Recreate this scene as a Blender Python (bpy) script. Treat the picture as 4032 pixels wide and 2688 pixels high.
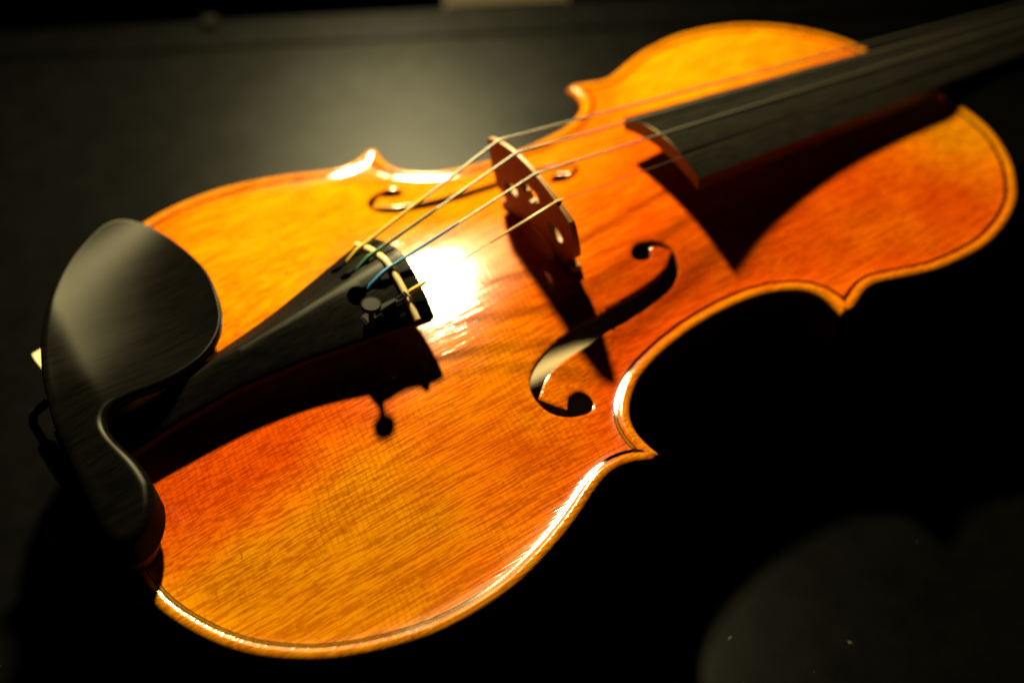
# Violin lying on a black table under one warm desk lamp.
# Violin coordinates: millimetres, x from the tail end to the neck, y to the bass side, z up from the top plate's edge.
import bpy, math, random
import numpy as np
from mathutils import Vector, Matrix, Euler
from mathutils.geometry import delaunay_2d_cdt

for o in list(bpy.data.objects): bpy.data.objects.remove(o, do_unlink=True)
SC = bpy.context.scene
COL = SC.collection
MM = 0.001
LIFT = 58.0                       # the top plate's edge is this high above the table (mm)
random.seed(7); RNG = np.random.default_rng(7)

# ------------------------------------------------------------------ camera, world, lamp, exposure
cam_d = bpy.data.cameras.new('camera'); cam = bpy.data.objects.new('camera', cam_d); COL.objects.link(cam)
cam.location = (19.661*MM, -221.452*MM, (248.08+LIFT)*MM)
cam.rotation_euler = (0.73671, 0.034012, -0.575053)
cam_d.sensor_width = 36.0; cam_d.lens = 36.249
cam_d.clip_start = 0.01; cam_d.clip_end = 50.0
cam_d.dof.use_dof = True; cam_d.dof.focus_distance = 0.292; cam_d.dof.aperture_fstop = 4.2
cam_d.dof.aperture_blades = 0
SC.camera = cam

world = bpy.data.worlds.new('World'); SC.world = world; world.use_nodes = True
bg = world.node_tree.nodes['Background']
bg.inputs[0].default_value = (0.10, 0.12, 0.16, 1); bg.inputs[1].default_value = 0.006

LAMP = (240.0, 281.0, 320.0)
ld = bpy.data.lights.new('desk_lamp', 'SPOT'); lamp = bpy.data.objects.new('desk_lamp', ld); COL.objects.link(lamp)
lamp.location = (LAMP[0]*MM, LAMP[1]*MM, (LAMP[2]+LIFT)*MM)
ld.energy = 35.0; ld.color = (1.0, 0.86, 0.42); ld.shadow_soft_size = 0.014
ld.spot_size = math.radians(118); ld.spot_blend = 1.0            # the lamp's shade: brightest on the lower bouts, fading to the sides
lamp.rotation_euler = (Vector((118, 110, 0))-Vector(LAMP)).to_track_quat('-Z', 'Y').to_euler()

SC.view_settings.view_transform = 'Standard'; SC.view_settings.look = 'None'
SC.view_settings.exposure = 0.0; SC.view_settings.gamma = 1.0
SC.render.engine = 'CYCLES'
SC.cycles.max_bounces = 6; SC.cycles.diffuse_bounces = 3; SC.cycles.glossy_bounces = 3
SC.cycles.sample_clamp_indirect = 3.0
SC.cycles.use_denoising = True

# ------------------------------------------------------------------ helpers: objects
def link(name, mesh, parent=None, mats=()):
    o = bpy.data.objects.new(name, mesh); COL.objects.link(o)
    for m in mats: mesh.materials.append(m)
    if parent is not None: o.parent = parent
    return o
def empty(name, loc=(0, 0, 0)):
    o = bpy.data.objects.new(name, None); COL.objects.link(o); o.location = loc; o.empty_display_size = 0.02
    return o
def tag(o, label=None, cat=None, group=None, kind=None):
    for k, v in (('label', label), ('category', cat), ('group', group), ('kind', kind)):
        if v: o[k] = v
    return o
def mesh_from(name, verts, faces, smooth=True, angle=38, idx=None):
    me = bpy.data.meshes.new(name)
    me.from_pydata([tuple(v) for v in np.asarray(verts, float)], [], [tuple(int(i) for i in f) for f in faces])
    if smooth:
        me.polygons.foreach_set('use_smooth', [True]*len(me.polygons))
        me.set_sharp_from_angle(angle=math.radians(angle))
    if idx is not None: me.polygons.foreach_set('material_index', list(idx))
    me.update(); me.validate()
    return me

# ------------------------------------------------------------------ helpers: node materials
class NT:
    def __init__(s, name):
        s.m = bpy.data.materials.new(name); s.m.use_nodes = True; s.t = s.m.node_tree
        s.b = s.t.nodes['Principled BSDF']; s.out = s.t.nodes['Material Output']
    def n(s, kind, **kw):
        nd = s.t.nodes.new('ShaderNode'+kind)
        for k, v in kw.items():
            if k.startswith('i_'): nd.inputs[k[2:].replace('_', ' ')].default_value = v
            else: setattr(nd, k, v)
        return nd
    def l(s, a, b): s.t.links.new(a, b)
    def coords(s, scale=(1, 1, 1), rot=(0, 0, 0)):       # object coordinates in millimetres
        tc = s.n('TexCoord'); mp = s.n('Mapping'); mp.inputs['Scale'].default_value = [1000*k for k in scale]
        mp.inputs['Rotation'].default_value = rot
        s.l(tc.outputs['Object'], mp.inputs['Vector']); return mp.outputs['Vector']
    def ramp(s, fac, stops):
        r = s.n('ValToRGB'); e = r.color_ramp.elements
        while len(e) < len(stops): e.new(0.5)
        for el, (p, c) in zip(e, stops): el.position = p; el.color = (*c, 1) if len(c) == 3 else c
        s.l(fac, r.inputs['Fac']); return r.outputs['Color']
    def noise(s, vec, scale, detail=3, rough=0.55, dist=0.0):
        nd = s.n('TexNoise'); nd.inputs['Scale'].default_value = scale; nd.inputs['Detail'].default_value = detail
        nd.inputs['Roughness'].default_value = rough; nd.inputs['Distortion'].default_value = dist
        s.l(vec, nd.inputs['Vector']); return nd.outputs['Fac']
    def math(s, op, a, b=None, c=None, clamp=False):
        nd = s.n('Math'); nd.operation = op; nd.use_clamp = clamp
        for i, v in enumerate((a, b, c)):
            if v is None: continue
            if isinstance(v, (int, float)): nd.inputs[i].default_value = v
            else: s.l(v, nd.inputs[i])
        return nd.outputs[0]
    def mix(s, fac, a, b, blend='MIX'):
        nd = s.n('Mix'); nd.data_type = 'RGBA'; nd.blend_type = blend
        for sock, v in ((nd.inputs[0], fac), (nd.inputs[6], a), (nd.inputs[7], b)):
            if isinstance(v, (int, float)): sock.default_value = v
            elif isinstance(v, tuple): sock.default_value = (*v, 1)
            else: s.l(v, sock)
        return nd.outputs[2]
    def bump(s, h, strength, dist, target='Normal', prev=None):
        nd = s.n('Bump'); nd.inputs['Strength'].default_value = strength; nd.inputs['Distance'].default_value = dist
        s.l(h, nd.inputs['Height'])
        if prev is not None: s.l(prev, nd.inputs['Normal'])
        return nd.outputs['Normal']
def varnish(t, gloss_rough, ior=1.5, normal=None, tint=(1, 1, 1), gain=1.0, wide=None, grain=None):
    # a clear film over the colour: Beckmann gloss laid over the Principled body by Fresnel; wide = (roughness, gain) of a hazier second lobe;
    # grain = (direction, anisotropy) of a brushed finish
    b = t.b; b.inputs['Specular IOR Level'].default_value = 0.0; b.inputs['Coat Weight'].default_value = 0.0
    fr = t.n('Fresnel'); fr.inputs['IOR'].default_value = ior
    def lobe(rough, gn, below):
        g = t.n('BsdfAnisotropic'); g.distribution = 'BECKMANN'; g.inputs['Color'].default_value = (*tint, 1)
        if isinstance(rough, (int, float)): g.inputs['Roughness'].default_value = rough
        else: t.l(rough, g.inputs['Roughness'])
        if normal is not None: t.l(normal, g.inputs['Normal'])
        if grain is not None:
            cv = t.n('CombineXYZ'); cv.inputs[0].default_value, cv.inputs[1].default_value = grain[0]
            t.l(cv.outputs[0], g.inputs['Tangent']); g.inputs['Anisotropy'].default_value = grain[1]
        mx = t.n('MixShader'); f = fr.outputs[0] if gn == 1.0 else t.math('MULTIPLY', fr.outputs[0], gn, clamp=True)
        t.l(f, mx.inputs[0]); t.l(below, mx.inputs[1]); t.l(g.outputs[0], mx.inputs[2]); return mx.outputs[0]
    sh = b.outputs[0]
    if wide is not None: sh = lobe(wide[0], wide[1], sh)
    t.l(lobe(gloss_rough, gain, sh), t.out.inputs['Surface'])
def simple(name, col, rough=0.5, metal=0.0, spec=0.5, coat=0.0, noise=0.0, nscale=0.4, film=None):
    t = NT(name); b = t.b
    b.inputs['Roughness'].default_value = rough; b.inputs['Metallic'].default_value = metal
    b.inputs['Specular IOR Level'].default_value = spec; b.inputs['Coat Weight'].default_value = coat
    if noise:
        f = t.noise(t.coords(), nscale)
        t.l(t.ramp(f, [(0.25, tuple(c*(1-noise) for c in col)), (0.75, tuple(min(1, c*(1+noise)) for c in col))]), b.inputs['Base Color'])
        t.l(t.bump(f, 0.25, 0.0002), b.inputs['Normal'])
    else: b.inputs['Base Color'].default_value = (*col, 1)
    if film is not None: varnish(t, film, 1.5)
    return t.m

# ------------------------------------------------------------------ materials
def mat_varnished_spruce():
    t = NT('varnished_spruce'); b = t.b
    v = t.coords()
    sep = t.n('SeparateXYZ'); t.l(v, sep.inputs[0]); X, Y = sep.outputs[0], sep.outputs[1]
    def mapped(sc, rot=0.0, vec=None):
        m = t.n('Mapping'); m.inputs['Scale'].default_value = sc; m.inputs['Rotation'].default_value = (0, 0, rot); t.l(vec or v, m.inputs['Vector']); return m.outputs[0]
    # worn golden fields on the flanks of the bouts, redder varnish left along the middle and in the waist; gold bass and darker treble also paint in lamp falloff
    def blob(cx, cy, rx, ry):
        a = t.math('DIVIDE', t.math('SUBTRACT', X, cx), rx); c = t.math('DIVIDE', t.math('SUBTRACT', Y, cy), ry)
        d = t.math('SQRT', t.math('ADD', t.math('MULTIPLY', a, a), t.math('MULTIPLY', c, c)))
        return t.math('SUBTRACT', 1.35, d, clamp=True)
    g = t.math('MAXIMUM', t.math('MAXIMUM', blob(40, -72, 74, 44), blob(100, 48, 112, 62)), t.math('MAXIMUM', blob(348, -18, 40, 52), blob(296, 60, 70, 44)))
    g = t.math('MAXIMUM', g, t.math('MULTIPLY', blob(112, -40, 40, 30), 0.62))
    g = t.math('SUBTRACT', g, t.math('MULTIPLY', blob(38, -27, 44, 19), 0.62))          # thicker red varnish left beside the tailpiece
    warp = t.noise(v, 0.020, 5, 0.6)
    g = t.math('ADD', g, t.math('MULTIPLY', t.math('SUBTRACT', warp, 0.46), 1.5))
    ea = t.n('Attribute'); ea.attribute_name = 'rim'                                        # varnish worn to gold along the handled rim
    wear = t.math('MULTIPLY', ea.outputs['Fac'], t.math('ADD', 0.55, t.noise(v, 0.25, 4, 0.6)))
    g = t.math('ADD', t.math('MULTIPLY', g, t.math('SUBTRACT', 1.0, t.math('MULTIPLY', wear, 0.5, clamp=True))), t.math('MULTIPLY', wear, 0.75))
    base = t.ramp(g, [(0.0, (0.47, 0.056, 0.0006)), (0.30, (0.53, 0.094, 0.0007)), (0.62, (0.58, 0.142, 0.0008)), (1.0, (0.54, 0.190, 0.001))])
    # annual rings: fine reed lines along the body, wandering a little, broken into dashes of uneven darkness
    wn = t.noise(v, 0.035, 2, 0.5)
    cx = t.n('CombineXYZ'); t.l(t.math('MULTIPLY', wn, 2.2), cx.inputs[1])
    ad = t.n('VectorMath'); ad.operation = 'ADD'; t.l(v, ad.inputs[0]); t.l(cx.outputs[0], ad.inputs[1]); vv = ad.outputs[0]
    ringn = t.noise(mapped((0.022, 1.0, 1), 0, vv), 0.72, 3, 0.62)
    ringf = t.noise(mapped((0.03, 1.0, 1), 0.01, vv), 1.9, 1, 0.5)
    dash = t.noise(mapped((0.42, 1.5, 1)), 0.80, 3, 0.62, 0.2)
    ring = t.math('ADD', t.math('MULTIPLY', t.math('SUBTRACT', ringf, 0.26), 1.7), t.math('MULTIPLY', t.math('SUBTRACT', ringn, 0.40), 0.2))
    ringd = t.math('MULTIPLY', ring, t.math('ADD', 0.05, t.math('MULTIPLY', dash, 1.75)))
    # hazel figure: wavy ripples across the grain, in patches
    figure = t.ramp(t.noise(v, 0.021, 3, 0.55), [(0.44, (0, 0, 0)), (0.60, (1, 1, 1))])
    wig = t.n('TexWave', wave_type='BANDS', bands_direction='X', wave_profile='SIN')
    wig.inputs['Scale'].default_value = 0.17; wig.inputs['Distortion'].default_value = 14.0; wig.inputs['Detail'].default_value = 4.0
    wig.inputs['Detail Scale'].default_value = 0.16; wig.inputs['Detail Roughness'].default_value = 0.66
    t.l(mapped((1.0, 0.8, 1), 0.2), wig.inputs['Vector'])
    silk = t.noise(mapped((1.0, 0.22, 1), 0.08), 0.62, 4, 0.66, 1.6)
    blot = t.noise(v, 0.075, 5, 0.65)
    c = t.mix(t.math('MULTIPLY', t.ramp(ringd, [(0.26, (0, 0, 0)), (0.56, (1, 1, 1))]), 0.85), base, t.mix(1.0, base, (0.58, 0.40, 0.28), 'MULTIPLY'))
    c = t.mix(t.math('MULTIPLY', t.ramp(silk, [(0.36, (1, 1, 1)), (0.52, (0, 0, 0))]), 0.24), c, t.mix(1.0, c, (0.72, 0.56, 0.45), 'MULTIPLY'))
    c = t.mix(t.math('MULTIPLY', t.ramp(wig.outputs['Fac'], [(0.62, (0, 0, 0)), (0.95, (1, 1, 1))]), t.math('MULTIPLY', figure, 0.38)), c, t.mix(1.0, c, (0.60, 0.46, 0.36), 'MULTIPLY'))
    c = t.mix(t.ramp(blot, [(0.30, (0.5,)*3), (0.56, (0, 0, 0))]), c, t.mix(1.0, c, (0.78, 0.64, 0.5), 'MULTIPLY'))
    spot = t.ramp(t.noise(v, 0.55, 2, 0.5), [(0.68, (0, 0, 0)), (0.74, (0.6,)*3)])
    c = t.mix(spot, c, t.mix(1.0, c, (0.55, 0.42, 0.3), 'MULTIPLY'))
    t.l(c, b.inputs['Base Color']); b.inputs['Roughness'].default_value = 0.5
    fine = t.math('ADD', t.math('MULTIPLY', ringd, -1.0), t.math('MULTIPLY', t.math('MULTIPLY', wig.outputs['Fac'], figure), -0.12))
    nrm = t.bump(fine, 0.5, 0.00006); t.l(nrm, b.inputs['Normal'])
    soft = t.noise(v, 0.30, 3, 0.55)
    cn = t.bump(t.math('ADD', t.math('MULTIPLY', fine, 1.0), t.math('ADD', t.math('MULTIPLY', soft, 0.35), t.math('MULTIPLY', dash, 0.8))), 0.55, 0.000075)
    rr = t.math('ADD', 0.135, t.math('MULTIPLY', t.noise(v, 0.12, 5, 0.7), 0.06))
    varnish(t, rr, 1.55, cn, gain=0.60, wide=(0.30, 0.13))
    return t.m
def mat_maple(name, dark=1.0):
    t = NT(name); b = t.b; v = t.coords((1, 1, 1))
    mp = t.n('Mapping'); mp.inputs['Scale'].default_value = (1, 0.12, 0.12); t.l(v, mp.inputs['Vector'])
    f = t.noise(mp.outputs[0], 0.22, 3, 0.6, 0.8)
    c = t.ramp(f, [(0.3, (0.30*dark, 0.065*dark, 0.006)), (0.7, (0.46*dark, 0.13*dark, 0.012))])
    t.l(c, b.inputs['Base Color']); b.inputs['Roughness'].default_value = 0.35
    varnish(t, 0.15, 1.5)
    return t.m
def mat_bare_wood():
    t = NT('bare_wood'); b = t.b; v = t.coords()
    mp = t.n('Mapping'); mp.inputs['Scale'].default_value = (0.1, 1, 1); t.l(v, mp.inputs['Vector'])
    f = t.noise(mp.outputs[0], 0.5, 4, 0.6)
    t.l(t.ramp(f, [(0.3, (0.22, 0.15, 0.065)), (0.7, (0.32, 0.23, 0.11))]), b.inputs['Base Color'])
    b.inputs['Roughness'].default_value = 0.7
    return t.m
def mat_ebony(name, rough, stretch=(0.06, 1, 1), base=0.011, var=0.10, gain=0.5, tint=(1, 0.95, 0.85)):
    t = NT(name); b = t.b; v = t.coords()
    mp = t.n('Mapping'); mp.inputs['Scale'].default_value = stretch; t.l(v, mp.inputs['Vector'])
    f = t.noise(mp.outputs[0], 0.9, 5, 0.65); g = t.noise(v, 0.06, 3, 0.6)
    t.l(t.ramp(f, [(0.3, (base*0.6, base*0.58, base*0.52)), (0.75, (base*1.9, base*1.7, base*1.45))]), b.inputs['Base Color'])
    r = t.math('ADD', rough-var, t.math('ADD', t.math('MULTIPLY', g, var*1.2), t.math('MULTIPLY', f, var*0.8)))
    nb = t.bump(f, 0.18, 0.00006); t.l(nb, b.inputs['Normal']); varnish(t, r, 1.5, nb, tint, gain)
    return t.m
def mat_string():
    t = NT('wound_string'); b = t.b; v = t.coords()
    wv = t.n('TexWave', wave_type='BANDS', bands_direction='X'); wv.inputs['Scale'].default_value = 1.3; t.l(v, wv.inputs['Vector'])
    t.l(t.bump(wv.outputs['Fac'], 0.5, 0.00004), b.inputs['Normal'])
    b.inputs['Base Color'].default_value = (0.28, 0.26, 0.21, 1); b.inputs['Metallic'].default_value = 0.8; b.inputs['Roughness'].default_value = 0.38
    return t.m
def mat_silk(name, col):
    t = NT(name); b = t.b; v = t.coords((1, 1, 1), (0, 0, 0.4))
    wv = t.n('TexWave', wave_type='BANDS', bands_direction='X'); wv.inputs['Scale'].default_value = 0.9; wv.inputs['Distortion'].default_value = 0.8; t.l(v, wv.inputs['Vector'])
    t.l(t.ramp(wv.outputs['Fac'], [(0.1, tuple(c*0.55 for c in col)), (0.7, col)]), b.inputs['Base Color'])
    t.l(t.bump(wv.outputs['Fac'], 0.5, 0.0001), b.inputs['Normal']); b.inputs['Roughness'].default_value = 0.45
    return t.m
def mat_table():
    t = NT('black_table'); b = t.b; v = t.coords()
    f = t.noise(v, 0.9, 4, 0.7); g = t.noise(v, 0.012, 4, 0.6); k = t.noise(v, 0.08, 5, 0.7)
    t.l(t.ramp(k, [(0.3, (0.0010, 0.0010, 0.0010)), (0.7, (0.0021, 0.0021, 0.0019))]), b.inputs['Base Color'])
    r = t.math('ADD', 0.395, t.math('ADD', t.math('MULTIPLY', g, 0.06), t.math('MULTIPLY', k, 0.04)))
    nb = t.bump(f, 0.14, 0.0001); t.l(nb, b.inputs['Normal']); varnish(t, r, 1.5, nb, gain=0.22, wide=(0.60, 0.035), grain=((0.90, -0.44), 0.24))
    return t.m
def mat_cloth_grey(): return simple('dark_floor', (0.012, 0.011, 0.010), 0.9, noise=0.3, nscale=0.02)
M_TOP = mat_varnished_spruce(); M_RIB = mat_maple('varnished_maple'); M_BARE = mat_bare_wood()
M_FEDGE = simple('darkened_end_grain', (0.10, 0.022, 0.003), 0.5, noise=0.3, nscale=0.8)
M_REST = mat_ebony('ebony_chin_rest', 0.39, (0.07, 1, 0.6), 0.002, 0.03, 0.10)
M_TAIL = mat_ebony('ebony_tailpiece', 0.46, (0.05, 1, 1), 0.005, 0.10, 0.36)
M_BOARD = mat_ebony('ebony_fingerboard', 0.43, (0.03, 1, 1), 0.008, 0.08, 0.85, (1, 0.76, 0.46))
M_BLACKPURF = simple('purfling_black', (0.010, 0.007, 0.004), 0.5, noise=0.4, nscale=0.6, film=0.17)
M_WHITEPURF = simple('purfling_cream', (0.22, 0.085, 0.003), 0.5, noise=0.3, nscale=0.5, film=0.17)
M_BRIDGE = simple('bridge_maple_shaded', (0.22, 0.058, 0.006), 0.7, spec=0.04, noise=0.22, nscale=0.45)  # bridge faces: maple darkened, their shade is put into the colour
M_EDGEMAPLE = simple('bridge_maple_lit', (0.30, 0.15, 0.045), 0.5, noise=0.2, nscale=0.5)  # same maple, paler copy: light on the bridge's edges painted in
M_BONE = simple('bone', (0.62, 0.46, 0.22), 0.35, noise=0.10, nscale=0.5)
M_STRING = mat_string()
M_STEEL = simple('plain_steel', (0.30, 0.27, 0.22), 0.28, metal=0.9)
M_YELLOW = mat_silk('yellow_silk', (0.80, 0.52, 0.015)); M_GREEN = mat_silk('green_silk', (0.03, 0.15, 0.05)); M_BLUE = mat_silk('blue_silk', (0.02, 0.24, 0.62))
M_BLACKMETAL = simple('blackened_metal', (0.010, 0.009, 0.007), 0.6, metal=0.0, spec=0.06, noise=0.25, nscale=1.2)
M_NICKEL = simple('dull_nickel', (0.05, 0.045, 0.04), 0.4, metal=0.8, noise=0.15, nscale=0.8)
M_CORK = simple('cork_pad', (0.20, 0.075, 0.025), 0.8, noise=0.4, nscale=0.9)
M_SLIVER = simple('pale_sliver', (0.62, 0.50, 0.28), 0.7, noise=0.2, nscale=0.6)  # for an added pad, pale to imitate a lit sliver of body edge
M_TUBE = simple('plastic_sleeve', (0.60, 0.40, 0.14), 0.25)
M_GUT = simple('tail_cord', (0.02, 0.018, 0.015), 0.5)
M_TABLE = mat_table(); M_FLOOR = mat_cloth_grey()
M_PALE = simple('pale_wood', (0.026, 0.018, 0.007), 0.6, noise=0.2, nscale=0.05)
M_STUB = simple('brown_stub', (0.004, 0.003, 0.0015), 0.9, spec=0.1)
M_LINT = simple('lint', (0.10, 0.095, 0.08), 0.9)

# ------------------------------------------------------------------ outline, arching, height of the top plate
SEG_A=[(0.0,0),(0.05,8),(0.3,16),(0.8,24),(1.4,31),(2.0,37.5)]+[(2.8,45.3),(3.3,49.5),(4.4,54.0),(6.2,58.9),(8.7,64.3),(11.9,70.1),(15.3,75.2),(18.8,79.5),(22.6,83.4),(28.6,88.3),(32.7,91.2),(37.0,93.7),(42.6,96.4),(48.7,98.8),(54.6,100.6),(60.7,102.3),(68.8,103.4),(74.7,103.6),(81.0,103.4),(87.6,102.7),(95.2,101.0),(103.3,98.5),(110.0,96.1),(115.9,93.5),(122.4,90.3),(128.3,87.9),(132.5,87.2),(136.3,87.6),(139.2,88.6),(142.0,90.1),(143.6,90.9)]
SEG_B=[(147.1,89.7),(146.7,87.0),(146.35,83.5),(146.4,79.4),(147.5,75.2),(149.5,71.8),(151.1,70.1),(154.5,67.0),(159.5,63.6),(166.1,60.8),(173.3,58.9),(179.5,57.6),(187.0,56.5),(193.8,56.1),(201.6,56.15),(209.8,56.7),(217.4,58.2),(223.8,61.0),(228.5,64.3),(230.6,66.8),(231.8,69.8),(232.2,72.6),(232.1,75.3),(231.7,77.6),(231.6,78.9)]
SEG_C=[(235.6,79.9),(238.3,79.2),(241.0,77.8),(244.4,76.4),(247.6,75.5),(250.9,75.6),(254.8,76.8),(260.5,78.9),(265.5,80.7),(270.8,82.3),(276.7,83.5),(285.7,84.2),(293.1,84.4),(299.4,83.6),(305.7,82.0),(310.7,80.6),(318.6,77.2),(325.2,73.5),(331.0,68.6),(337.2,62.6),(342.2,56.1),(346.8,48.6),(350.1,41.2),(351.9,34.6),(352.8,28.7),(353.6,20),(353.9,10),(354.0,0)]
def resample(P,step):
    P=np.asarray(P,float);s=np.concatenate([[0],np.cumsum(np.hypot(*np.diff(P,axis=0).T))])
    n=max(2,int(round(s[-1]/step))+1);t=np.linspace(0,s[-1],n)
    return np.stack([np.interp(t,s,P[:,k]) for k in range(P.shape[1])],1)
def whit(P,lam,step=1.0,wend=1e6):
    Q=resample(P,step);n=len(Q)
    D=np.diff(np.eye(n),3,axis=0);w=np.ones(n);w[0]=w[-1]=wend
    return np.linalg.solve(np.diag(w)+lam*D.T@D,w[:,None]*Q)
def half_outline(step=0.8):
    A=whit(SEG_A,300);B=whit(SEG_B,60);C=whit(SEG_C,200)
    return resample(A,step),resample(B,step),resample(C,step)
def closed(step=0.8):
    A,B,C=half_outline(step)
    tipl=resample(np.array([A[-1],B[0]]),step)[1:-1];tipu=resample(np.array([B[-1],C[0]]),step)[1:-1]
    H=np.concatenate([A,tipl,B,tipu,C])
    return H,np.concatenate([H,(H*[1,-1])[::-1][1:-1]])   # tail -> bass side -> neck -> treble side
def inside(P,poly):
    X,Y=P[:,0],P[:,1];r=np.zeros(len(P),bool)
    for (x1,y1),(x2,y2) in zip(poly,np.roll(poly,-1,0)):
        if y1==y2: continue
        r^=((y1>Y)!=(y2>Y))&(X<(x2-x1)*(Y-y1)/(y2-y1)+x1)
    return r
def edge_dist(P,loop,chunk=3000):
    Q=np.concatenate([loop,loop[:1]]);a=Q[:-1][None];ab=(Q[1:]-Q[:-1])[None];l2=(ab**2).sum(-1)+1e-12
    out=np.empty(len(P))
    for k in range(0,len(P),chunk):
        p=P[k:k+chunk][:,None];t=np.clip(((p-a)*ab).sum(-1)/l2,0,1)
        out[k:k+chunk]=np.sqrt((((p-a)-t[...,None]*ab)**2).sum(-1).min(1))
    return out
class Arch:
    def __init__(s,poly,height=11.8,h=2.0,core=7.0,gain=1.75):
        s.h=h;s.xs=np.arange(-4,360,h);s.ys=np.arange(-112,112.1,h)
        X,Y=np.meshgrid(s.xs,s.ys,indexing='ij');P=np.stack([X.ravel(),Y.ravel()],1)
        coarse=poly[::3]
        I=inside(P,coarse);D=edge_dist(P,coarse).reshape(X.shape);I=I.reshape(X.shape)
        c=I&(D>core);u=np.zeros(X.shape)
        for _ in range(5000):
            u[1:-1,1:-1]=np.where(c[1:-1,1:-1],0.25*(u[2:,1:-1]+u[:-2,1:-1]+u[1:-1,2:]+u[1:-1,:-2]+h*h),0)
        uc=np.maximum(u[:,np.argmin(abs(s.ys))],1e-6)
        r=np.clip(u/uc[:,None],0,1);q=np.sqrt(1-r)
        t=np.clip(np.abs((X-172)/171.),0,1)
        mid=np.clip(np.minimum((X-95)/40.,(255-X)/40.),0,1);mid=mid*mid*(3-2*mid)   # fuller across the waist, rounder in the bouts
        flat=0.5*(1+np.cos(np.pi*q**(1.32+(gain-1.32)*mid)));crown=(1-q*q)**1.25;m=0.30+0.25*mid
        Z=height*(1-t**2.4)*((1-m)*flat+m*crown)*(u>0)
        for _ in range(2):
            Zp=np.pad(Z,1,mode='edge');Z=(Zp[2:,1:-1]+Zp[:-2,1:-1]+Zp[1:-1,2:]+Zp[1:-1,:-2]+2*Z)/6
        s.Z=Z
    def __call__(s,P):
        P=np.atleast_2d(P);fx=np.clip((P[:,0]-s.xs[0])/s.h,1.001,len(s.xs)-3);fy=np.clip((P[:,1]-s.ys[0])/s.h,1.001,len(s.ys)-3)
        i=fx.astype(int);j=fy.astype(int);u=fx-i;v=fy-j
        def w(t): return [(-t+2*t*t-t**3)/2,(2-5*t*t+3*t**3)/2,(t+4*t*t-3*t**3)/2,(-t*t+t**3)/2]
        # uniform cubic B-spline: smooth second derivatives
        def b(t): return [(1-t)**3/6,(3*t**3-6*t*t+4)/6,(-3*t**3+3*t*t+3*t+1)/6,t**3/6]
        wu,wv=b(u),b(v);z=0
        for a in range(4):
            for c in range(4): z=z+wu[a]*wv[c]*s.Z[i-1+a,j-1+c]
        return z
HALF, LOOP = closed(0.8)
ARCH = Arch(LOOP)
def lip(d):
    d = np.asarray(d, float)
    z = np.where(d < 2.7, -2.3+2.3*np.sqrt(np.clip(1-(1-np.clip(d/2.7, 0, 1))**2.2, 0, 1)), 0)
    return np.where(d >= 2.7, -1.05*(1-np.exp(-(d-2.7)/2.3)), z)
def top_z(P, d=None):
    P = np.atleast_2d(np.asarray(P, float))
    if d is None: d = edge_dist(P, LOOP)
    return lip(d)+ARCH(P)
def normals_of(loop):                 # inward normals of a closed loop running tail, bass side, neck, treble side (clockwise from above)
    t = np.roll(loop, -1, 0)-np.roll(loop, 1, 0); t /= np.linalg.norm(t, axis=1)[:, None]+1e-12
    n = np.stack([t[:, 1], -t[:, 0]], 1)
    a = 0.5*np.sum(loop[:, 0]*np.roll(loop[:, 1], -1)-np.roll(loop[:, 0], -1)*loop[:, 1])
    return n if a < 0 else -n
def inset(loop, d, tol=0.97):
    P = loop+normals_of(loop)*d
    return P[edge_dist(P, loop) >= d*tol]

# ------------------------------------------------------------------ one slab builder: a plan outline with holes, a top and a bottom height
def cdt(loops, pts):
    V = []; E = []
    for L in loops:
        k = len(V); V += [tuple(p) for p in L]; n = len(L)
        E += [(k+i, k+(i+1) % n) for i in range(n)]
    V += [tuple(p) for p in pts]
    vv, _, ff, *_ = delaunay_2d_cdt([Vector((float(a), float(b))) for a, b in V], E, [], 0, 1e-7)
    P = np.array([(v.x, v.y) for v in vv]); F = np.array([f for f in ff if len(f) == 3])
    C = P[F].mean(1); keep = inside(C, np.asarray(loops[0]))
    for h in loops[1:]: keep &= ~inside(C, np.asarray(h))
    return P, F[keep]
def hexgrid(x0, x1, y0, y1, s):
    ys = np.arange(y0, y1, s*0.866); out = []
    for i, y in enumerate(ys): xs = np.arange(x0+(s/2 if i % 2 else 0), x1, s); out.append(np.stack([xs, np.full(len(xs), y)], 1))
    return np.concatenate(out)
def place(o, parent):                 # sub-parts ride on parts that already sit at the violin's height
    o.location = (0, 0, LIFT*MM if parent is None or parent.type == 'EMPTY' else 0)
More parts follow.
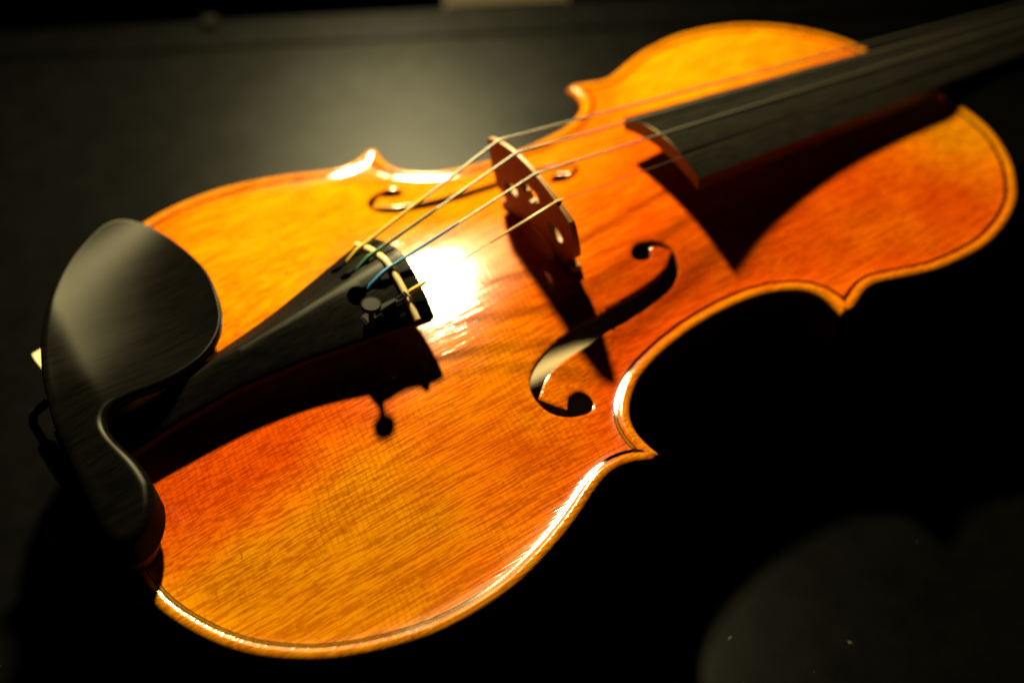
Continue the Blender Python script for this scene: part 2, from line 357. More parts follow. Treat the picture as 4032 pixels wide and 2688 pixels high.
def slab(name, loop, holes, top, bot, spacing, rings=(), hrings=(), mapf=None, mats=(), wall=0, hole_wall=0, bottom=0, parent=None, angle=40, margin=None):
    loop = np.asarray(loop, float); holes = [np.asarray(h, float) for h in holes]
    pts = [inset(loop, r) for r in rings]
    for h in holes:
        for r in hrings:
            q = h-normals_of(h)*r; q = q[(edge_dist(q, h) >= r*0.95)]; q = q[~inside(q, h)]; pts.append(q)
    g = hexgrid(loop[:, 0].min(), loop[:, 0].max(), loop[:, 1].min(), loop[:, 1].max(), spacing)
    m = margin if margin is not None else (max(rings)+spacing*0.6 if len(rings) else spacing*0.45)
    g = g[inside(g, loop)]; g = g[edge_dist(g, loop) > m]; pts.append(g)
    pts = np.concatenate(pts) if pts else np.zeros((0, 2))
    for h in holes:
        dd = edge_dist(pts, h); keep = ~inside(pts, h) & (dd > (0.3 if len(hrings) else spacing*0.4)); pts = pts[keep]
    P, F = cdt([loop]+holes, pts)
    used = np.unique(F); rem = -np.ones(len(P), int); rem[used] = np.arange(len(used)); P = P[used]; F = rem[F]
    d = edge_dist(P, loop); d[d < 1e-6] = 0
    dh = np.full(len(P), 1e3)
    for h in holes: dh = np.minimum(dh, edge_dist(P, h))
    zt = top(P, d, dh); zb = bot(P, d, dh); n = len(P)
    a2 = (P[F[:, 1], 0]-P[F[:, 0], 0])*(P[F[:, 2], 1]-P[F[:, 0], 1])-(P[F[:, 2], 0]-P[F[:, 0], 0])*(P[F[:, 1], 1]-P[F[:, 0], 1])
    F = np.where((a2 < 0)[:, None], F[:, ::-1], F)
    V = np.concatenate([np.column_stack([P, zt]), np.column_stack([P, zb])])
    ed = {}
    for a, b, c in F:
        for e in ((a, b), (b, c), (c, a)): ed[e] = 1
    B = [(a, b) for (a, b) in ed if (b, a) not in ed]
    faces = [tuple(f) for f in F]+[tuple(f[::-1]+n) for f in F]; idx = [0]*len(F)+[bottom]*len(F)
    for a, b in B:
        faces.append((b, a, a+n, b+n)); idx.append(wall if (d[a] < 1e-4 and d[b] < 1e-4) else hole_wall)
    if mapf is not None: V = mapf(V)
    me = mesh_from(name, V*MM, faces, True, angle, idx)
    o = link(name, me, parent, mats); place(o, parent)
    return o
def tube_mesh(name, path, rad, seg=10, caps=True, parent=None, mat=None, close=False, squash=1.0):
    P = np.asarray(path, float); n = len(P); r = np.broadcast_to(np.asarray(rad, float), (n,))
    T = np.gradient(P, axis=0) if not close else np.roll(P, -1, 0)-np.roll(P, 1, 0); T /= np.linalg.norm(T, axis=1)[:, None]+1e-12
    up = np.array([0, 0, 1.0]); V = []
    U = None
    for i in range(n):
        t = T[i]
        if U is None: U = np.cross(t, up if abs(t[2]) < 0.95 else np.array([1.0, 0, 0]))
        U = U-t*(U@t); U /= np.linalg.norm(U)+1e-12; W = np.cross(t, U)
        for k in range(seg):
            a = 2*math.pi*k/seg; V.append(P[i]+r[i]*(U*math.cos(a)+W*math.sin(a)*squash))
    F = []; m = n if close else n-1
    for i in range(m):
        j = (i+1) % n
        for k in range(seg): F.append((i*seg+k, i*seg+(k+1) % seg, j*seg+(k+1) % seg, j*seg+k))
    if caps and not close: F += [tuple(range(seg))[::-1], tuple((n-1)*seg+k for k in range(seg))]
    o = link(name, mesh_from(name, np.array(V)*MM, F, True, 50), parent, [mat] if mat else []); place(o, parent)
    return o
def strip_mesh(name, loops, closed_loop=True, parent=None, mats=(), idx=None, extra=None, angle=60):
    n = len(loops[0]); V = np.concatenate(loops); F = []; ids = []
    for k in range(len(loops)-1):
        for i in range(n if closed_loop else n-1):
            j = (i+1) % n; F.append((k*n+i, k*n+j, (k+1)*n+j, (k+1)*n+i)); ids.append(idx[k] if idx else 0)
    if extra is not None:
        ev, ef, ei = extra; b = len(V); V = np.concatenate([V, ev]); F += [tuple(i+b for i in f) for f in ef]; ids += ei
    o = link(name, mesh_from(name, V*MM, F, True, angle, ids), parent, mats); place(o, parent)
    return o
def lathe(name, profile, origin, axis=(0, 0, 1), seg=28, parent=None, mat=None, rib=0.0, angle=35):
    A = Vector(axis).normalized(); R = np.array(A.to_track_quat('Z', 'Y').to_matrix()); V = []; F = []
    for r, z in profile:
        for k in range(seg):
            a = 2*math.pi*k/seg; q = r*(1-(rib if k % 2 else 0)) if r > 0.5 else r
            V.append(np.array(origin)+R@np.array([q*math.cos(a), q*math.sin(a), z]))
    for i in range(len(profile)-1):
        for k in range(seg): F.append((i*seg+k, i*seg+(k+1) % seg, (i+1)*seg+(k+1) % seg, (i+1)*seg+k))
    F += [tuple(range(seg))[::-1], tuple((len(profile)-1)*seg+k for k in range(seg))]
    o = link(name, mesh_from(name, np.array(V)*MM, F, True, angle), parent, [mat] if mat else []); place(o, parent)
    return o
def rbox(name, size, loc, rot=(0, 0, 0), bev=0.5, parent=None, mat=None, taper=1.0):
    import bmesh
    bm = bmesh.new(); bmesh.ops.create_cube(bm, size=1.0)
    for v in bm.verts:
        v.co = Vector((v.co.x*size[0], v.co.y*size[1]*(taper if v.co.x > 0 else 1), v.co.z*size[2]))
    bmesh.ops.bevel(bm, geom=bm.edges[:], offset=bev, segments=2, affect='EDGES')
    bm.transform(Matrix.Translation(Vector(loc)) @ Euler(rot).to_matrix().to_4x4()); bm.transform(Matrix.Scale(MM, 4))
    me = bpy.data.meshes.new(name); bm.to_mesh(me); bm.free()
    me.polygons.foreach_set('use_smooth', [True]*len(me.polygons)); me.set_sharp_from_angle(angle=math.radians(40))
    o = link(name, me, parent, [mat] if mat else []); place(o, parent)
    return o

# ------------------------------------------------------------------ the table and what shows past it
def smooth(a, b, x): t = np.clip((np.asarray(x, float)-a)/(b-a), 0, 1); return t*t*(3-2*t)
table = empty('table', (0.2, 0.1, 0)); tag(table, 'black matt table that the violin lies on', 'table')
EDGE_A = np.array([51.4, 383.0]); EDGE_DIR = np.array([211.8, -125.7]); EDGE_DIR /= np.linalg.norm(EDGE_DIR)
EDGE_N = np.array([EDGE_DIR[1], -EDGE_DIR[0]])                      # towards the camera
def tp(u, v): return EDGE_A+EDGE_DIR*u+EDGE_N*v                     # along the far edge, in from it (mm)
ang = math.atan2(EDGE_DIR[1], EDGE_DIR[0])
def tbox(name, u0, u1, v0, v1, z0, z1, bev, mat, parent=None):      # box aligned with the table's far edge; z in mm above the table top
    c = tp((u0+u1)/2, (v0+v1)/2)
    o = rbox(name, (u1-u0, v1-v0, z1-z0), (c[0], c[1], (z0+z1)/2-LIFT), (0, 0, ang), bev, parent, mat); return o
def to_parent(o, root):                                             # keep the world place when parenting to an Empty that is not at the origin
    o.parent = root; o.matrix_parent_inverse = Matrix.Translation(-Vector(root.location)); return o
to_parent(tbox('tabletop', -700, 900, 30.0, 900, -28, 0, 1.5, M_TABLE), table)
to_parent(tbox('edge_strip', -700, 900, 0, 29.3, -28, 0.5, 1.2, M_TABLE), table)
for u, v in ((-640, 90), (840, 90), (-640, 840), (840, 840)):
    to_parent(tbox('leg', u-22, u+22, v-22, v+22, -720, -28.2, 3, M_TABLE), table)
fl = tbox('floor', -4000, 4000, -4000, 4000, -760, -720.5, 1, M_FLOOR); tag(fl, kind='structure')
led = tbox('ledge', 252, 326, -110, -14, -720.3, -8, 3, M_PALE); led.name = 'wooden_ledge'
tag(led, 'pale wooden ledge just past the far edge of the black table', 'ledge')
def lump(name, u, v, r, label, cat):
    prof = [(r*0.55, 0), (r*0.98, r*0.25), (r, r*0.6), (r*0.82, r*1.0), (r*0.4, r*1.18)]
    c = tp(u, v); o = lathe(name, prof, (c[0], c[1], -LIFT+0.52), seg=18, mat=M_STUB); tag(o, label, cat); return o
lump('cork_stub', 122, 8, 5.2, 'small pale blurred stub standing on the table edge', 'stub')

# ------------------------------------------------------------------ lint and dust on the table
def lint():
    V = []; F = []
    spots = [(226, 249), (38, 92), (180, -150), (150, -128)]
    for i in range(130):
        if i < len(spots): x, y = spots[i]; r = 0.45
        else: x, y = RNG.uniform(-150, 420), RNG.uniform(-190, 340); r = RNG.uniform(0.06, 0.22)
        a = RNG.uniform(0, 6.28); k = len(V); l = r*RNG.uniform(1, 2.6)
        for dx, dy, dz in ((l, 0, .02), (0, r, .02), (-l, 0, .02), (0, -r, .02), (0, 0, r*1.2)):
            V.append((x+dx*math.cos(a)-dy*math.sin(a), y+dx*math.sin(a)+dy*math.cos(a), dz-LIFT+0.0))
        F += [(k, k+1, k+4), (k+1, k+2, k+4), (k+2, k+3, k+4), (k+3, k, k+4)]
    o = link('lint', mesh_from('lint', np.array(V)*MM, F, False), None, [M_LINT]); o.location = (0, 0, LIFT*MM); tag(o, 'specks of lint scattered over the black table', 'lint', kind='stuff')
lint()

# ------------------------------------------------------------------ the violin
VIOLIN = empty('violin', (0, 0, 0)); tag(VIOLIN, 'amber varnished violin lying on its back on the black table', 'violin')
FT = [(186.7,-22.8),(188.4,-21.5),(190.6,-20.9),(192.7,-21.2),(195.6,-22.5),(197.8,-24.2),(199.3,-26.2),(200.0,-28.4),(199.9,-30.5),(198.8,-33.3),(197.3,-35.9),(195.8,-37.3),(193.4,-38.9),(190.4,-40.2),(186.1,-41.2),(182.1,-41.8),(177.5,-42.6),(173.2,-43.0),(168.2,-43.6),(163.6,-43.8),(159.4,-44.3),(155.6,-45.0),(151.3,-45.7),(147.8,-46.1),(144.2,-46.7),(140.8,-47.4),(137.2,-48.5),(134.0,-49.8),(131.2,-51.7),(128.8,-53.8),(127.1,-55.1)]
FW = [(127.1,-55.1),(130.3,-59.3),(133.1,-61.9)]
FE = [(133.1,-61.9),(134.7,-59.7),(136.7,-58.2),(139.1,-57.7),(140.8,-58.3),(142.0,-59.9),(142.3,-61.9),(141.7,-63.9),(140.2,-65.2),(138.7,-65.9),(136.7,-65.8),(134.2,-65.4),(131.4,-64.3),(129.0,-62.6),(127.4,-60.5),(126.4,-57.9),(126.1,-55.1),(126.4,-52.1),(127.8,-49.0),(130.2,-46.4),(133.5,-44.1),(137.3,-42.3),(141.4,-40.9),(145.8,-39.8),(150.2,-38.9),(154.5,-38.2),(158.4,-38.0),(163.6,-37.8),(167.6,-36.8),(172.2,-36.7),(177.0,-36.4),(181.9,-36.0),(186.4,-35.3),(190.7,-34.3),(194.2,-32.8),(197.1,-30.9),(199.5,-29.0)]
FU = [(199.5,-29.0),(198.1,-27.0),(196.2,-25.5),(194.2,-24.3)]
FUE = [(194.2,-24.3),(192.5,-25.8),(191.8,-27.5),(190.5,-28.0),(187.9,-27.5),(186.2,-26.3),(185.8,-24.5),(186.7,-22.8)]
def nick(P, x, depth):                # the little V nick in the middle of an f-hole's edge
    i = int(np.argmin(abs(P[:, 0]-x))); P = P.copy(); P[i, 1] += depth; return P
def fhole():
    a = nick(whit(FT, 12, 0.6, 1e5), 164.2, -0.9); b = resample(FW, 0.6); c = nick(whit(FE, 6, 0.6, 1e5), 163.5, 1.0); d = whit(FU, 2, 0.6, 1e5); e = whit(FUE, 2, 0.6, 1e5)
    return np.concatenate([a[:-1], b[:-1], c[:-1], d[:-1], e[:-1]])
HOLE_T = fhole(); HOLE_B = (HOLE_T*[1, -0.965])[::-1]
RINGS = (0.12, 0.32, 0.6, 0.95, 1.35, 1.85, 2.4, 2.9, 3.4, 3.9, 4.4, 4.9, 5.5, 6.3, 7.3, 8.4)
def plate_top(P, d, dh): return lip(d)+ARCH(P)-0.28*(np.clip(1-dh/0.55, 0, 1))**2
def plate_bot(P, d, dh): return np.where(d < 0.05, -3.3, np.minimum(ARCH(P)-3.45, plate_top(P, d, dh)-1.6))
plate = slab('top_plate', LOOP, [HOLE_T, HOLE_B], plate_top, plate_bot, 1.8, RINGS, (0.3, 0.62, 1.1), mats=[M_TOP, M_BARE, M_FEDGE], wall=0, hole_wall=2, bottom=1, parent=VIOLIN, angle=50)
_p = np.array([tuple(q.co) for q in plate.data.vertices])/MM
_a = plate.data.attributes.new('rim', 'FLOAT', 'POINT'); _a.data.foreach_set('value', (1-smooth(2.6, 4.2, edge_dist(_p[:, :2], LOOP))).astype(np.float32))

# purfling: black, cream and black strips let into the edge, with a black sting run out into each corner
ctr = inset(LOOP, 4.6, 0.985); ctr = resample(np.concatenate([ctr, ctr[:1]]), 0.8)[:-1]
nn = normals_of(ctr)
def rail(o): 
    P = ctr+nn*o; P = P+RNG.normal(0, 0.022, P.shape); return np.column_stack([P, top_z(P)+0.05])
offs = [-0.62, -0.34, 0.34, 0.62]; rails = [rail(o) for o in offs]
low = [np.column_stack([r[:, :2], r[:, 2]-0.35]) for r in (rails[0], rails[-1])]
ev = []; ef = []; ei = []
for tip, inn in (((147.0, 90.1), (141.6, 84.8)), ((231.9, 79.1), (236.3, 74.9))):
    for s in (1, -1):
        a = np.array(tip)*[1, s]; b = np.array(inn)*[1, s]; u = (a-b)/np.linalg.norm(a-b); w = np.array([-u[1], u[0]])
        tipp = b+u*4.4; base = b-u*0.6
        q = np.array([tipp, base+w*0.85, base-w*0.85, base-u*0.2]); k = len(ev)
        for x in q: ev.append((x[0], x[1], top_z(x[None])[0]+0.09))
        ef += [(k, k+1, k+3), (k, k+3, k+2)]; ei += [0, 0]
strip_mesh('purfling', [low[0]]+rails+[low[1]], True, plate, [M_BLACKPURF, M_WHITEPURF], [0, 0, 1, 0, 0], (np.array(ev), ef, ei), 70)

# ribs, back, blocks
rl = inset(LOOP, 2.9, 0.9); rl = resample(np.concatenate([rl, rl[:1]]), 1.6)[:-1]; ri = rl+normals_of(rl)*1.2
Z3 = lambda P, z: np.column_stack([P, np.full(len(P), z)])
strip_mesh('ribs', [Z3(ri, -2.9), Z3(rl, -3.0), Z3(rl, -38.2), Z3(ri, -38.3), Z3(ri, -2.9)], True, VIOLIN, [M_RIB, M_BARE], [0, 0, 0, 1])
BL = resample(np.concatenate([LOOP, LOOP[:1]]), 2.0)[:-1]
def back_out(P, d, dh): return -35.5+0*d
back = slab('back_plate', BL, [], lambda P, d, dh: -38.0-ARCH(P)*1.33, lambda P, d, dh: -41.2-0.9*(d > 1)-ARCH(P)*1.34, 5.0, (1.2, 3.5, 7), mats=[M_BARE, M_RIB], wall=1, hole_wall=1, bottom=1, parent=VIOLIN)

_c = np.array([tuple(q.center) for q in back.data.polygons])/MM; _d = edge_dist(_c[:, :2], BL)
for q, dd in zip(back.data.polygons, _d):                          # the overhanging rim outside the ribs is varnished
    if q.material_index == 0 and dd < 3.6: q.material_index = 1

# bridge: profile in the y-z plane, thin at the top, leaning a little to the tail
def bridge_profile():
    arc = lambda y: 43.4-y*y/84+3.0*y/33.5
    zt = lambda x, y: top_z(np.array([[x, y]]))[0]
    top = [(y, arc(y)) for y in np.linspace(21.5, -21.5, 44)]
    for yy, dz in ((16.75, .45), (5.6, .4), (-5.6, .35), (-16.75, .25)):
        i = int(np.argmin([abs(t[0]-yy) for t in top])); top[i] = (yy, arc(yy)-dz)
    def side(s, zc):
        f = lambda y, z: (s*y, z)
        return [f(23.4, zc-1.2), f(24.0, zc-3.6), f(24.2, zc-9), f(24.0, zc-15), f(23.0, 17.8), f(21.4, 16.7), f(20.2, 17.2), f(19.3, 16.4), f(18.5, 14.9), f(18.6, 13.4), f(19.8, 12.4), f(21.4, 12.0), (s*21.6, zt(163, s*21.6)+1.7), (s*21.6, zt(163, s*21.6)-0.1)]
    def under(s): return [(s*16, zt(163, s*16)-0.1), (s*11.0, zt(163, s*11.0)-0.1), (s*10.6, zt(163, s*10.6)+2.2), (s*11.0, 13.6), (s*9.8, 14.2), (s*7.6, 14.6), (s*4.2, 14.8)]
    E = side(-1, arc(-21.5)); G = side(1, arc(21.5))
    return top+E+under(-1)+[(0, 14.9)]+under(1)[::-1]+G[::-1]
def ell(cy, cz, ry, rz, rot=0, n=22, f=None):
    out = []
    for k in range(n):
        a = 2*math.pi*k/n; y, z = ry*math.cos(a), rz*math.sin(a); c, s = math.cos(rot), math.sin(rot); out.append((cy+y*c-z*s, cz+y*s+z*c))
    return out
heart = [(0, 34.6), (1.1, 33.6), (3.2, 34.0), (5.2, 33.2), (6.1, 31.6), (5.6, 29.9), (4.0, 28.9), (2.9, 29.2), (2.2, 28.0), (1.2, 26.9), (0, 26.6), (-1.2, 26.9), (-2.2, 28.0), (-2.9, 29.2), (-4.0, 28.9), (-5.6, 29.9), (-6.1, 31.6), (-5.2, 33.2), (-3.2, 34.0), (-1.1, 33.6)]
def bridge_map(V):
    h = len(V)//2; y, z = V[:, 0], V[:, 1]
    tail = 163.3-(z-9)*0.105
    thick = np.interp(z, [8, 12, 20, 32, 43], [4.2, 3.8, 3.0, 2.2, 1.4])
    x = tail.copy(); x[:h] = tail[:h]+thick[:h]; x[:h] -= 0.0
    return np.column_stack([x, y, z])
heart = [(y*0.95, 30.4+(z-30.4)*0.95) for y, z in heart]
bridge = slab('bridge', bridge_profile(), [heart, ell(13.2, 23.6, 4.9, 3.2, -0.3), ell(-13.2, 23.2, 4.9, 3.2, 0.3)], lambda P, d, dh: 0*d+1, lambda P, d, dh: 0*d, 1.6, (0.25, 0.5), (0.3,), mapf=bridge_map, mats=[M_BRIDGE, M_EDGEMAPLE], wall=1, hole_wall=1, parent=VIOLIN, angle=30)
arc = lambda y: 43.4-y*y/84+3.0*y/33.5
bx = 163.3-(43-9)*0.105+0.7

# tailpiece: ebony, roof-shaped with a soft ridge, keyholes for the strings
def hw(x): return np.interp(x, [4, 30, 52, 72, 84, 96, 104, 109, 113], [9.6, 8.4, 8.8, 12.0, 15.2, 18.4, 20.6, 21.8, 22.3])
def tp_loop():
    xs = np.concatenate([np.arange(5, 111, 1.5)]); side = np.column_stack([xs, hw(xs)])
    end = [(113.6-(y/22)**2*2.0, y) for y in np.linspace(21.0, -21.0, 30)]
    nar = [(4.2-0.8*(1-(y/8.5)**2), y) for y in np.linspace(-8.5, 8.5, 10)]
    return np.concatenate([side, np.array(end), side[::-1]*[1, -1], np.array(nar)])
def tp_shape(P):
    x, y = P[:, 0], P[:, 1]; r = 13.4+0.158*(x-10); t = smooth(50, 112, x)
    k = 0.66*(1-t)+0.24*t
    roof = k*(np.sqrt(y*y+0.8)-0.894); return r-roof-t*y*y/150
def keyhole(cx, cy, dx=8.6, r=1.9, w=0.65, sk=0.0):
    out = [(cx+r*math.cos(a), cy+r*math.sin(a)) for a in np.linspace(0.42, 2*math.pi-0.42, 16)]
    return out+[(cx+dx, cy-w+sk), (cx+dx+0.4, cy+sk), (cx+dx, cy+w+sk)]
KEYS = [keyhole(95.2, 12.0, sk=1.4), keyhole(95.4, 4.6, sk=0.6), keyhole(94.4, -4.6, r=3.0, sk=0.2), keyhole(94.8, -14.4, r=1.6, dx=6.5, w=1.0)]
tail = slab('tailpiece', tp_loop(), KEYS, lambda P, d, dh: tp_shape(P)-0.9+0.9*np.sqrt(np.clip(1-(1-np.clip(d/0.9, 0, 1))**2, 0, 1)), lambda P, d, dh: 13.4+0.158*(P[:, 0]-10)-hw(P[:, 0])*(0.62*(1-smooth(50, 112, P[:, 0]))+0.20*smooth(50, 112, P[:, 0]))-smooth(50, 112, P[:, 0])*hw(P[:, 0])**2/150-2.4-1.0*np.clip(d/2, 0, 1), 1.8, (0.2, 0.5, 0.9), mats=[M_TAIL], parent=VIOLIN, angle=40)
ys = np.linspace(19.8, -20.6, 40); fx = 107.6-(ys/22)**2*1.6
fz = tp_shape(np.column_stack([fx, ys]))
fr = tube_mesh('string_rest', np.column_stack([fx, ys, fz+0.25]), 1.15, 10, True, tail, M_BONE)
cord = []
for s in (1, -1): cord.append(None)
gut = [(9, 3.2, 9.6), (4, 3.6, 9.2), (0.5, 3.8, 6.4), (-3.0, 3.4, 2.0), (-7.0, 2.6, -12.0), (-8.2, 0, -14.5), (-7.0, -2.6, -12.0), (-3.0, -3.4, 2.0), (0.5, -3.8, 6.4), (4, -3.6, 9.2), (9, -3.2, 9.6)]
tube_mesh('tail_cord', resample(gut, 1.2), 1.0, 8, True, VIOLIN, M_GUT)
rbox('saddle', (6, 35, 6.5), (2.2, 0, 2.6), (0, 0, 0), 1.2, VIOLIN, M_TAIL)
lathe('end_button', [(3.4, 0), (3.9, 1.5), (4.0, 4), (3.0, 6), (3.2, 8), (6.0, 10), (7.0, 13), (6.2, 15.5), (3.0, 16.6)], (1.2, 0, -17.5), (-1, 0, 0), 24, VIOLIN, M_TAIL)

# fine tuner on the first string: lever, screw with a round head, two hooks
tun = link('fine_tuner', bpy.data.meshes.new('fine_tuner'), VIOLIN)
import bmesh
def joined(name, builders, parent, mat):
    objs = [b() for b in builders]; V = []; F = []
    for o in objs:
        k = len(V); V += [tuple(v.co) for v in o.data.vertices]; F += [tuple(i+k for i in p.vertices) for p in o.data.polygons]; bpy.data.objects.remove(o, do_unlink=True)
    o = link(name, mesh_from(name, V, F, True, 38), parent, [mat]); place(o, parent); return o
bpy.data.objects.remove(tun, do_unlink=True)
tun = joined('fine_tuner', [lambda: rbox('a', (8.5, 3.4, 2.0), (99.6, -13.4, 24.6), (0, -0.10, 0.0), 0.6, None, None, 0.62),
    lambda: tube_mesh('h', [(103.0, -12.9, 25.1), (105.0, -12.8, 25.5), (106.4, -12.85, 25.9), (107.0, -12.95, 26.6)], 0.40, 8),
    lambda: tube_mesh('h', [(103.0, -14.3, 25.1), (105.0, -14.4, 25.5), (106.4, -14.35, 25.9), (107.0, -14.25, 26.6)], 0.40, 8),
    lambda: rbox('b', (6.0, 4.6, 1.6), (94.9, -13.6, 23.6), (0, -0.13, 0.1), 0.5),
    lambda: lathe('n', [(2.9, 0), (3.1, 0.5), (3.1, 2.2), (2.2, 2.4)], (94.7, -13.6, 14.0), (0.15, 0, 1), 6)], VIOLIN, M_BLACKMETAL)
lathe('thumb_screw', [(0.9, -8.0), (0.9, 4.9), (2.0, 5.0), (2.9, 5.2), (3.1, 5.5), (3.1, 6.6), (3.0, 6.9), (2.8, 6.85), (2.55, 6.7), (0.3, 6.75)], (93.9, -15.0, 24.1), (0.10, -0.06, 1), 44, tun, M_BLACKMETAL, 0.035, 25)

# strings
NUT = 484.6
FR = lambda y: tp_shape(np.array([[107.4, y]]))[0]+1.35
spec = [('G', 14.4, 16.75, 8.0, 0.43, M_YELLOW, 0.44, 'thick silver wound string with yellow silk'), ('D', 5.7, 5.6, 2.7, 0.41, M_GREEN, 0.42, 'silver wound string with green silk'),
        ('A', -3.7, -5.6, -2.7, 0.37, M_BLUE, 0.46, 'silver wound string with blue silk'), ('E', -13.6, -16.75, -8.0, 0.17, None, 0, 'thin plain steel string on the fine tuner')]
for nm, ty, by, ny, r, silk, frac, lab in spec:
    zb = arc(by)+r*0.6
    tz = FR(ty)+r if nm != 'E' else 26.3
    a = np.array([107.6, ty, tz]); b0 = np.array([bx, by, zb]); c = np.array([NUT, ny, -3.4-ny*ny/84])
    pre = []
    if silk is not None:
        key = {'G': (100.5, 13.4), 'D': (100.5, 5.2), 'A': (99.5, -4.2)}[nm]; kz = tp_shape(np.array([key]))[0]
        pre = [np.array([key[0]-2.5, key[1], kz-3.5]), np.array([key[0], key[1], kz-0.2]), np.array([104.0, (key[1]+ty)/2, (kz+tz)/2+0.6])]
    path = [a]+[a+(b0-a)*t for t in np.linspace(0.1, 0.985, 9)]+[b0]+[b0+(c-b0)*t for t in np.linspace(0.01, 1, 24)]
    mat = M_STEEL if nm == 'E' else M_STRING
    s = tube_mesh('string', np.array(path), r, 10, True, VIOLIN, mat); s['label'] = lab
    if silk is not None:
        e = a+(b0-a)*frac; pp = pre+[a+np.array([-0.6, 0, 0.02])]+[a+(e-a)*t for t in np.linspace(0.03, 1, 12)]
        pp = np.array(pp); rr = np.full(len(pp), r+0.16); rr[:3] += 0.14; rr[-1] = r+0.02
        tube_mesh('silk_winding', pp, rr, 10, True, s, silk)
    else:
        u = (b0-a)/np.linalg.norm(b0-a)
        tube_mesh('silk_winding', [a+u*0.1, a+u*0.8, a+u*3.2, a+u*6.2, a+u*7.0], [0.4, 0.74, 0.70, 0.62, 0.2], 10, True, s, M_YELLOW)
        tube_mesh('loop', [a+np.array([-0.9, 0.95, 0]), a+np.array([0.1, 0.5, 0.15]), a+u*1.2, a+np.array([0.1, -0.5, 0.15]), a+np.array([-0.9, -0.95, 0]), a+np.array([-1.5, 0, 0.0])], 0.18, 6, True, s, M_STEEL, True)
        tube_mesh('sleeve', [b0-u*25, b0-u*24.4, b0-u*12, b0+u*0.0+np.array([0, 0, 0.1]), b0+(c-b0)*0.008], [0.2, 0.36, 0.40, 0.42, 0.42], 10, True, s, M_TUBE)

# fingerboard, neck, nut, pegbox, scroll, pegs (the far end lies outside the picture)
def fb_section(x):
    t = (x-216.0)/(NUT-216.0); w = 21.2+(12-21.2)*t; ze = 24.9+(-9-24.9)*t
    out = []
    for k in range(15):
        y = w-2*w*k/14; out.append((x, y*0.995, ze+w*w/84-y*y/84))
    low = 5.2
    for k in range(9):
        y = -w+2*w*k/8; hol = (1-(y/w)**2)*4.2*(1 if x < 352 else 0); out.append((x, y, ze-low+hol))
    return out
secs = [fb_section(x) for x in (216, 216.35, 230, 260, 300, 340, 352, 353, 400, 440, NUT-3)]
secs[0] = [(x, y*0.985, z-0.25*(1 if i < 15 else -1)) for i, (x, y, z) in enumerate(secs[0])]
def loft(name, secs, parent, mat, angle=40, loc=True):
    n = len(secs[0]); V = [p for s in secs for p in s]; F = []
    for i in range(len(secs)-1):
        for k in range(n): F.append((i*n+k, i*n+(k+1) % n, (i+1)*n+(k+1) % n, (i+1)*n+k))
    F += [tuple(range(n))[::-1], tuple((len(secs)-1)*n+k for k in range(n))]
    o = link(name, mesh_from(name, np.array(V)*MM, F, True, angle), parent, [mat]); place(o, parent); return o
loft('fingerboard', secs, VIOLIN, M_BOARD, 35)
def neck_section(x):
    t = (x-216.0)/(NUT-216.0); w = (21.2+(12-21.2)*t)*0.97; ze = 24.9+(-9-24.9)*t-5.25
    depth = np.interp(x, [349, 356, 362, 372, 384, 470, NUT], [ze+40, ze+39, 30, 21, 16.5, 14.5, 17])
    return [(x, w*math.cos(a), ze-depth*math.sin(a)**0.9 if 0 < a < math.pi else ze) for a in np.linspace(0, math.pi, 17)]
loft('neck', [neck_section(x) for x in (350, 353, 356, 362, 368, 374, 384, 410, 440, 470, NUT)], VIOLIN, M_RIB, 50)
rbox('nut', (5, 24.5, 9), (NUT+0.2, 0, -9.0), (0, 0.126, 0), 1.0, VIOLIN, M_BOARD)
pb = [[(x, s*w, z) for s, z in ((1, zt), (-1, zt), (-1, zl), (1, zl))] for x, w, zt, zl in ((NUT-1, 12.4, -9.5, -31), (NUT+20, 11.2, -14, -37), (NUT+45, 9.6, -21, -45), (NUT+68, 8.2, -31, -52))]
loft('pegbox', pb, VIOLIN, M_RIB, 30)
sp = [(NUT+74+(15-0.95*i)*math.cos(0.9-i*0.55)*0.95, 0, -44+(15-0.95*i)*math.sin(0.9-i*0.55)) for i in range(15)]
scr = [[(p[0], s*(8+i*0.42), p[2]+dz) for s, dz in ((1, 3), (-1, 3), (-1, -3), (1, -3))] for i, p in enumerate(sp)]
loft('scroll', scr, VIOLIN, M_RIB, 40)
for i, (x, s) in enumerate(((NUT+14, 1), (NUT+28, -1), (NUT+42, -1), (NUT+54, 1))):
    lathe('tuning_peg', [(2.6, -14), (3.6, 14), (3.9, 15), (2.6, 18), (3.2, 22), (8.5, 30), (9.0, 36), (5.5, 42), (1.0, 43)], (x, 0, -21-(x-NUT)*0.28), (0, s, 0.0), 18, VIOLIN, M_TAIL)

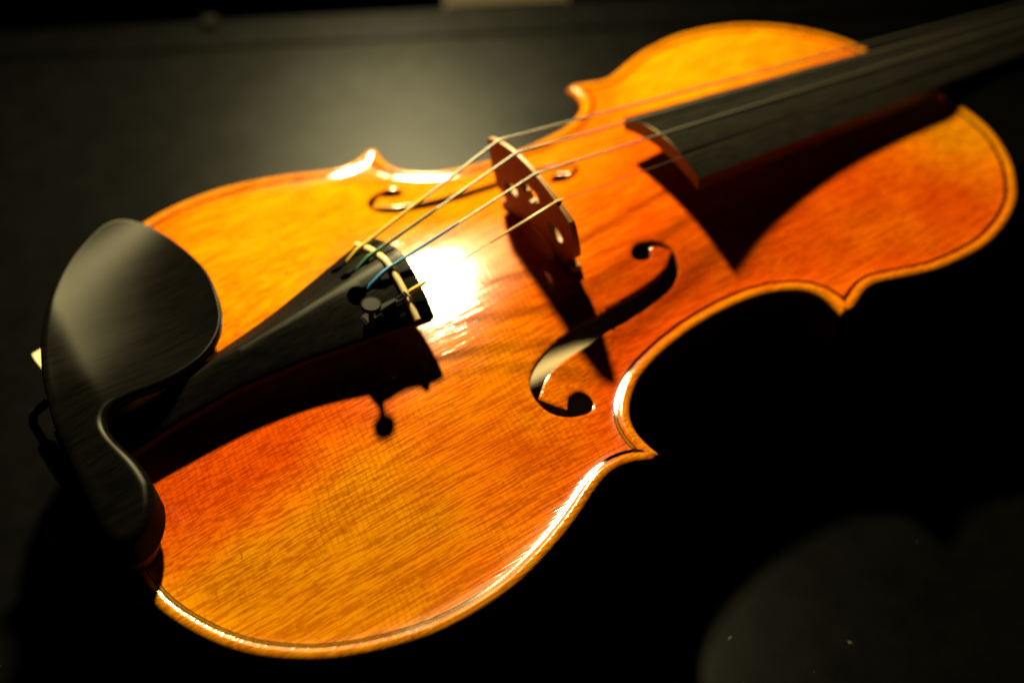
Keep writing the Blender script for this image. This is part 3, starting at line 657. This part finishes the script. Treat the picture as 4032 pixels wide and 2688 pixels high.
# chin rest: ebony cup on the bass side, bar over the tailpiece, foot on the treble side, clamp on the tail ribs
CR = [(47.0,76.6,22),(53.4,71.6,22),(57.4,62.6,22),(59.8,51.6,22),(61.2,39.5,22),(60.5,28.6,22),(58.6,19.5,22),(55.6,12.4,22),(51.4,7.4,22),(45.8,3.4,22),(40,1.2,22),(34,0.3,22),(28.6,0.6,22),(23,1.2,22),(19,1.0,22),(16.2,-0.2,22),(14.4,-2.2,22),(13.9,-5,22),(14.0,-9,22),(15,-14.2,21.8),(16.8,-20.2,21),(17.8,-25.6,20.5),(18.0,-30.5,20),(16.6,-35.5,19.6),(14.8,-39,19.2),(12,-42,19),(9,-44,18.6),(5,-44.6,18),(2.0,-41,18),(0.9,-34,18),(0.8,-26,18.5),(0.8,-19,19),(0.8,-13,19.4),(0.8,-7,19.6),(0.9,-1,19.8),(1.4,6,20),(2.4,13,20),(3.4,20,20),(5.0,27.5,20),(7.0,34.8,20),(10.0,42,20),(14.0,49.6,20),(18.6,56.4,20),(24.4,63.0,20),(31.6,69.4,20.4),(39.4,74.9,21.2)]
CRA = np.array(CR, float)
_k = 22; _c = np.concatenate([CRA[_k:], CRA[:_k+1]]); crl = whit(_c, 60, 1.2, 1e3)[:-1, :2]      # start on the bar so the cup's tip stays smooth
def cr_z(P): return 20+2.0*smooth(1, 16, P[:, 0])-2.0*smooth(-14, -44, P[:, 1])
XL = np.polyfit([6, 13, 20, 27.5, 34.8, 42, 49.6, 56.4, 63, 69.4, 74.9], [1.4, 2.4, 3.4, 5.0, 7.0, 10.0, 14.0, 18.6, 24.4, 31.6, 39.4], 3)
def cr_core(P, d):
    z = cr_z(P); cup = smooth(-3, 7, P[:, 1]); x, y = P[:, 0], P[:, 1]
    u = np.clip((x-np.polyval(XL, np.clip(y, 4, 78)))/34, -0.1, 1.6)
    return z-0.4+smooth(-10, 26, y)*(5.8*(1-u)**2-2.6)
def cr_R(P): c = smooth(-4, 5, P[:, 1]); return (2.0-1.3*smooth(10, 30, P[:, 0]))*c+3.4*(1-c)
def cr_top(P, d, dh):
    R = cr_R(P); return cr_core(P, d)-R*0.8+R*0.8*np.sqrt(np.clip(1-(1-np.clip(d/R, 0, 1))**2, 0, 1))
def cr_bot(P, d, dh):
    x, y = P[:, 0], P[:, 1]; base = cr_core(P, d)-5.0+2.0*np.clip(1-d/3.0, 0, 1)
    foot = np.maximum(smooth(-13, -17, y), smooth(20, 25, y)*smooth(45, 40, y)*smooth(24, 18, x))
    return np.minimum(base*(1-foot)+np.where(y < 0, 7.5, 3.3)*foot, cr_top(P, d, dh)-0.8)
rest = slab('chin_rest', crl, [], cr_top, cr_bot, 1.5, (0.12, 0.3, 0.55, 0.9, 1.3, 1.9, 2.6, 3.5, 4.6), mats=[M_REST], parent=VIOLIN, angle=55)
ck = [(4+(p[0]-4)*0.78, -28+(p[1]+28)*0.8) for p in CR if p[1] < -17]+[(8, -19)]
slab('cork_pad', whit(np.array(ck+ck[:1]), 2, 1.5, 1e3)[:-1], [], lambda P, d, dh: 0*d+7.8, lambda P, d, dh: ARCH(P)-0.3+0*d, 3.0, mats=[M_CORK], parent=rest)['label'] = 'brown cork pad under the treble end of the chin rest'
slab('cork_pad', [(3.4, 46), (2.7, 50), (2.5, 53.4), (7, 54.5), (16, 50), (17, 30), (8, 27), (4, 30)], [], lambda P, d, dh: 0*d+3.4, lambda P, d, dh: np.minimum(ARCH(P)+lip(edge_dist(P, LOOP))-0.2, 2.0), 3.0, mats=[M_SLIVER], parent=rest)['label'] = 'pale pad added under the bass side of the chin rest as a lit sliver'
for yy in (22.5, -21.0):
    lathe('clamp_barrel', [(2.6, -11), (3.0, -10.4), (3.0, 10.4), (2.6, 11)], (-5.0, yy, -17.0), (0, 0, 1), 18, rest, M_NICKEL)
    tube_mesh('clamp_rod', [(1.5, yy, 11), (-3.4, yy, 9), (-5.0, yy, 5), (-5.0, yy, -36), (-5, yy, -42), (-1, yy, -44.6), (9, yy, -45.0)], 1.35, 10, True, rest, M_NICKEL)
